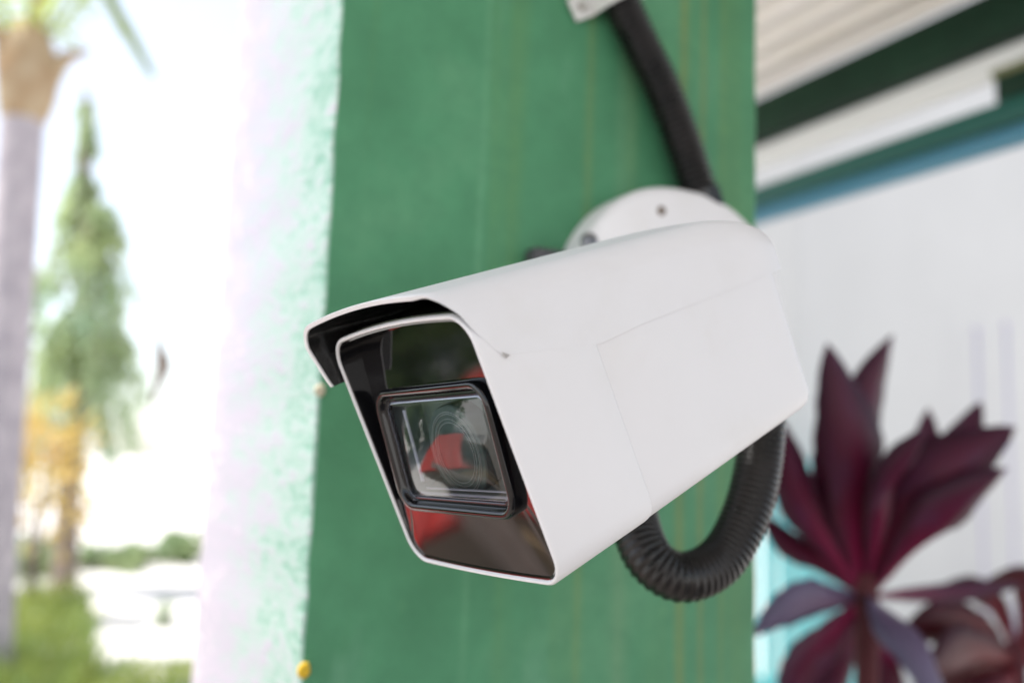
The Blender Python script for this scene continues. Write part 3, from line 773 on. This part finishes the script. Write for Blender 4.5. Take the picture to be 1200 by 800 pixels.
# a chip of torn paint where the visor edge ends
mesh('paint_chip', [Vector((0.0085, -0.0558, .0345)), Vector((0.0112, -0.0562, .0322)), Vector((0.0092, -0.0558, .0316))], [(0, 1, 2)], P('chip_grey', (0.35, 0.33, 0.32), .7), sc)

# wall mount: rounded box on the pillar, neck to the barrel
def superell(cx, cz, hw, hh, n=2.3, seg=72):
    out = []
    for k in range(seg):
        a = 2 * math.pi * k / seg; c_, s_ = math.cos(a), math.sin(a)
        out.append((cx + hw * math.copysign(abs(c_) ** (2 / n), c_), cz + hh * math.copysign(abs(s_) ** (2 / n), s_)))
    return out
BC = (0.2545, 1.7950)
def bl(y, ins): return [MI @ Vector((x, y, z)) for x, z in [(x, z if z > BC[1] else BC[1] - (BC[1] - z) * 0.50) for x, z in superell(BC[0], BC[1], 0.0950 - ins, 0.1080 - ins)]]
mb = loops('mount_base', [bl(-0.0004, .002), bl(-0.0004, 0), bl(-0.026, 0), bl(-0.029, .0012), bl(-0.0312, .004), bl(-0.0322, .008), bl(-0.0325, .014)], mat_white('white_mount_coat'), sc, cap0=True, cap1=True)
def screw(px, py, yv, r, mat, parent):
    c = MI @ at_axis(px, py, 1, yv); nrm = MI.to_3x3() @ Vector((0, -1, 0)); u_ = nrm.orthogonal().normalized(); v_ = nrm.cross(u_)
    LL = [[c + nrm * h + u_ * (rr * math.cos(2 * math.pi * k / 20)) + v_ * (rr * math.sin(2 * math.pi * k / 20)) for k in range(20)] for rr, h in ((r, -.002), (r, .0006), (r * .8, .0014), (r * .45, .0015), (r * .42, .0004), (r * .1, .0002))]
    return loops('screw', LL, mat, parent, cap1=True)
screw(775, 247, -0.0325, 0.0034, RUST, mb)
screw(691, 283, -0.0318, 0.0062, P('screw_grey', (0.20, 0.20, 0.21), 0.3, 0.5, 1.0), mb)
# cable plug on the side of the base, dark grey
c0 = at_axis(638, 297, 1, -0.014)
box_me = box_mesh('cable_plug', (0, 0, 0), (0.036, 0.016, 0.013), 0.003)
pg = link('cable_plug', box_me, P('plug_grey', (0.05, 0.05, 0.055), .5), sc, True, 30); pg.matrix_local = MI @ Matrix.Translation(c0 + Vector((0.006, 0, -0.004)))
nk = catmull([MI @ Vector((0.235, -0.03, 1.800)), MI @ Vector((0.21, -0.085, 1.800)), Vector((0.135, 0.075, 0.005)), Vector((0.125, 0.045, -0.002))], 8)
tube('mount_arm', nk, 0.027, WHITE, sc, 24)

# ------------------------------------------------------------------ conduits
def conduit(name, label, pts, r, pitch, amp):
    path = resample(catmull(pts, 24), pitch / 6)
    base = path[0].copy(); root = empty(name, base); tag(root, label, 'conduit', 'black corrugated conduits on the pillar')
    path = [p_ - base for p_ in path]
    tube('corrugated_tube', path, lambda i, m: r * (1 + 0.7 * amp * math.sin(2 * math.pi * i / 6.0)), CONDUIT, root, 28)
    for end, d in ((path[0], path[1] - path[0]), (path[-1], path[-2] - path[-1])):
        d.normalize(); tube('gland', [end - d * 0.004, end + d * 0.012], r * 1.12, BLACKPL, root, 16, 40)
yc = -0.0165
conduit('upper_conduit', 'straight black corrugated conduit running up the pillar from the mount', [at_axis(824, 226, 1, yc) + Vector((0.001, 0, -0.01)), at_axis(800, 165, 1, yc), at_axis(775, 100, 1, yc), at_axis(748, 45, 1, yc), at_axis(722, -15, 1, yc), at_axis(690, -110, 1, yc), at_axis(665, -220, 1, yc)], 0.0132, 0.0046, 0.12)
conduit('lower_conduit', 'looped black corrugated conduit hanging below the camera barrel', [at_depth(742, 560, .52), at_depth(744, 610, .505), at_depth(762, 655, .492), at_depth(800, 676, .49), at_depth(845, 655, .50), at_depth(875, 600, .51), at_depth(890, 535, .52), at_depth(893, 470, .525), at_depth(880, 420, .53)], 0.0126, 0.0034, 0.05)
# saddle clip holding the upper conduit
def clip():
    c = at_axis(722, -10, 1, yc); ax = (at_axis(722, -15, 1, yc) - at_axis(748, 45, 1, yc)).normalized(); sd = ax.cross(Vector((0, 1, 0))).normalized()
    root = empty('conduit_clip', c); tag(root, 'white plastic saddle clip over the upper black conduit', 'clip')
    cw = P('clip_white', (0.62, 0.62, 0.60), .45, .4); hwid = 0.0085; R1, R2 = 0.0146, 0.0168; V, F = [], []
    sec = [(-0.034, -.0135), (-0.0168, -.0135)] + [(R1 * -math.cos(rad(a)), R1 * math.sin(rad(a))) for a in range(0, 181, 15)] + [(0.0168, -.0135), (0.034, -.0135)]
    seo = [(-0.034, -.0112), (-0.0182, -.0112)] + [(R2 * -math.cos(rad(a)), R2 * math.sin(rad(a))) for a in range(0, 181, 15)] + [(0.0182, -.0112), (0.034, -.0112)]
    n = len(sec)
    for e in (-1, 1):
        for q in (sec, seo):
            for (a, b) in q: V.append(sd * a + Vector((0, -1, 0)) * b + ax * (e * hwid))
    for i in range(n - 1):
        F += [(i, i + 1, 2 * n + i + 1, 2 * n + i), (n + i, n + i + 1, 3 * n + i + 1, 3 * n + i), (i, i + 1, n + i + 1, n + i), (2 * n + i, 2 * n + i + 1, 3 * n + i + 1, 3 * n + i)]
    F += [(0, n, 3 * n, 2 * n), (n - 1, 2 * n - 1, 4 * n - 1, 3 * n - 1)]
    mesh('strap', V, F, cw, root, True, 40)
    for s in (-1, 1):
        q = sd * (s * 0.026) + Vector((0, 0.0108, 0)); tube('screw', [q, q + Vector((0, -0.0028, 0))], 0.0036, STEEL, root, 12, 40)
clip()

# ------------------------------------------------------------------ unseen bench and pots added for glass reflections, and hedge shrubs (left of the frame, on the sunlit side)
def bench():
    rd = P('red_bench_paint', (0.58, 0.035, 0.025), 0.45, 0.4); lg = P('tan_concrete', (0.42, 0.34, 0.26), .8, .2)
    root = empty('red_reflection_bench', (-2.02, 2.50, 0)); root.rotation_euler.z = rad(-24); tag(root, 'broad red plank bench on tan block legs added for the red reflection in the glass front', 'bench')
    for i in range(7): box('seat_plank', (0, -0.42 + i * 0.14, 0.46), (1.9, 0.125, 0.035), rd, root, .004)
    for s in (-1, 1): box('leg', (s * 0.75, 0.0, 0.222), (0.16, 0.8, 0.436), lg, root, .01)
bench()
def pot(label, x, y, h, r0, col):
    root = empty('reflection_pot', (x, y, 0.004)); tag(root, label, 'pot', 'pots added for reflections in the glass')
    mt = mat_noise('pot_glaze_' + str(x), col, tuple(c_ * 1.2 for c_ in col), 9)
    pr = ((r0 * .65, 0.0), (r0 * .72, h * .1), (r0 * .95, h * .85), (r0 * .97, h * .92), (r0 * 1.08, h * .92), (r0 * 1.08, h), (r0 * .92, h), (r0 * .88, h * .9))
    loops('body', [[Vector((q * math.cos(k * math.pi / 16), q * math.sin(k * math.pi / 16), z)) for k in range(32)] for q, z in pr], mt, root, cap0=True, sharp=40)
    loops('soil', [[Vector((q * math.cos(k * math.pi / 16), q * math.sin(k * math.pi / 16), h * .9)) for k in range(32)] for q in (r0 * .87, r0 * .02)], BARK, root, cap1=True)
pot('tall cream planter pot added as a pale reflection beside the red bench', -1.10, 1.72, 0.70, 0.055, (0.62, 0.50, 0.44))
pot('slim tan planter pot added as a tan reflection below the red bench', -1.02, 1.36, 0.62, 0.05, (0.50, 0.36, 0.22))
for i, (x, y, sx, h) in enumerate(((-3.3, 4.7, .6, 1.6), (-4.7, 4.3, .7, 1.9), (-2.3, 5.4, .6, 1.7), (-5.0, 6.0, .8, 2.3))):
    bushy('tall_hedge_shrub', ('dark green hedge shrub mirrored just behind the red bench', 'dark green hedge shrub mirrored beyond the bench end', 'dark green hedge shrub mirrored nearest the palm', 'tallest dark green hedge shrub in the mirrored row')[i],
          'shrub', (x, y, 0), (sx, .7, h), 2600, L_HEDGE, 0.16, 0.08, 50 + i, 6, 'hedge shrubs mirrored in the glass')
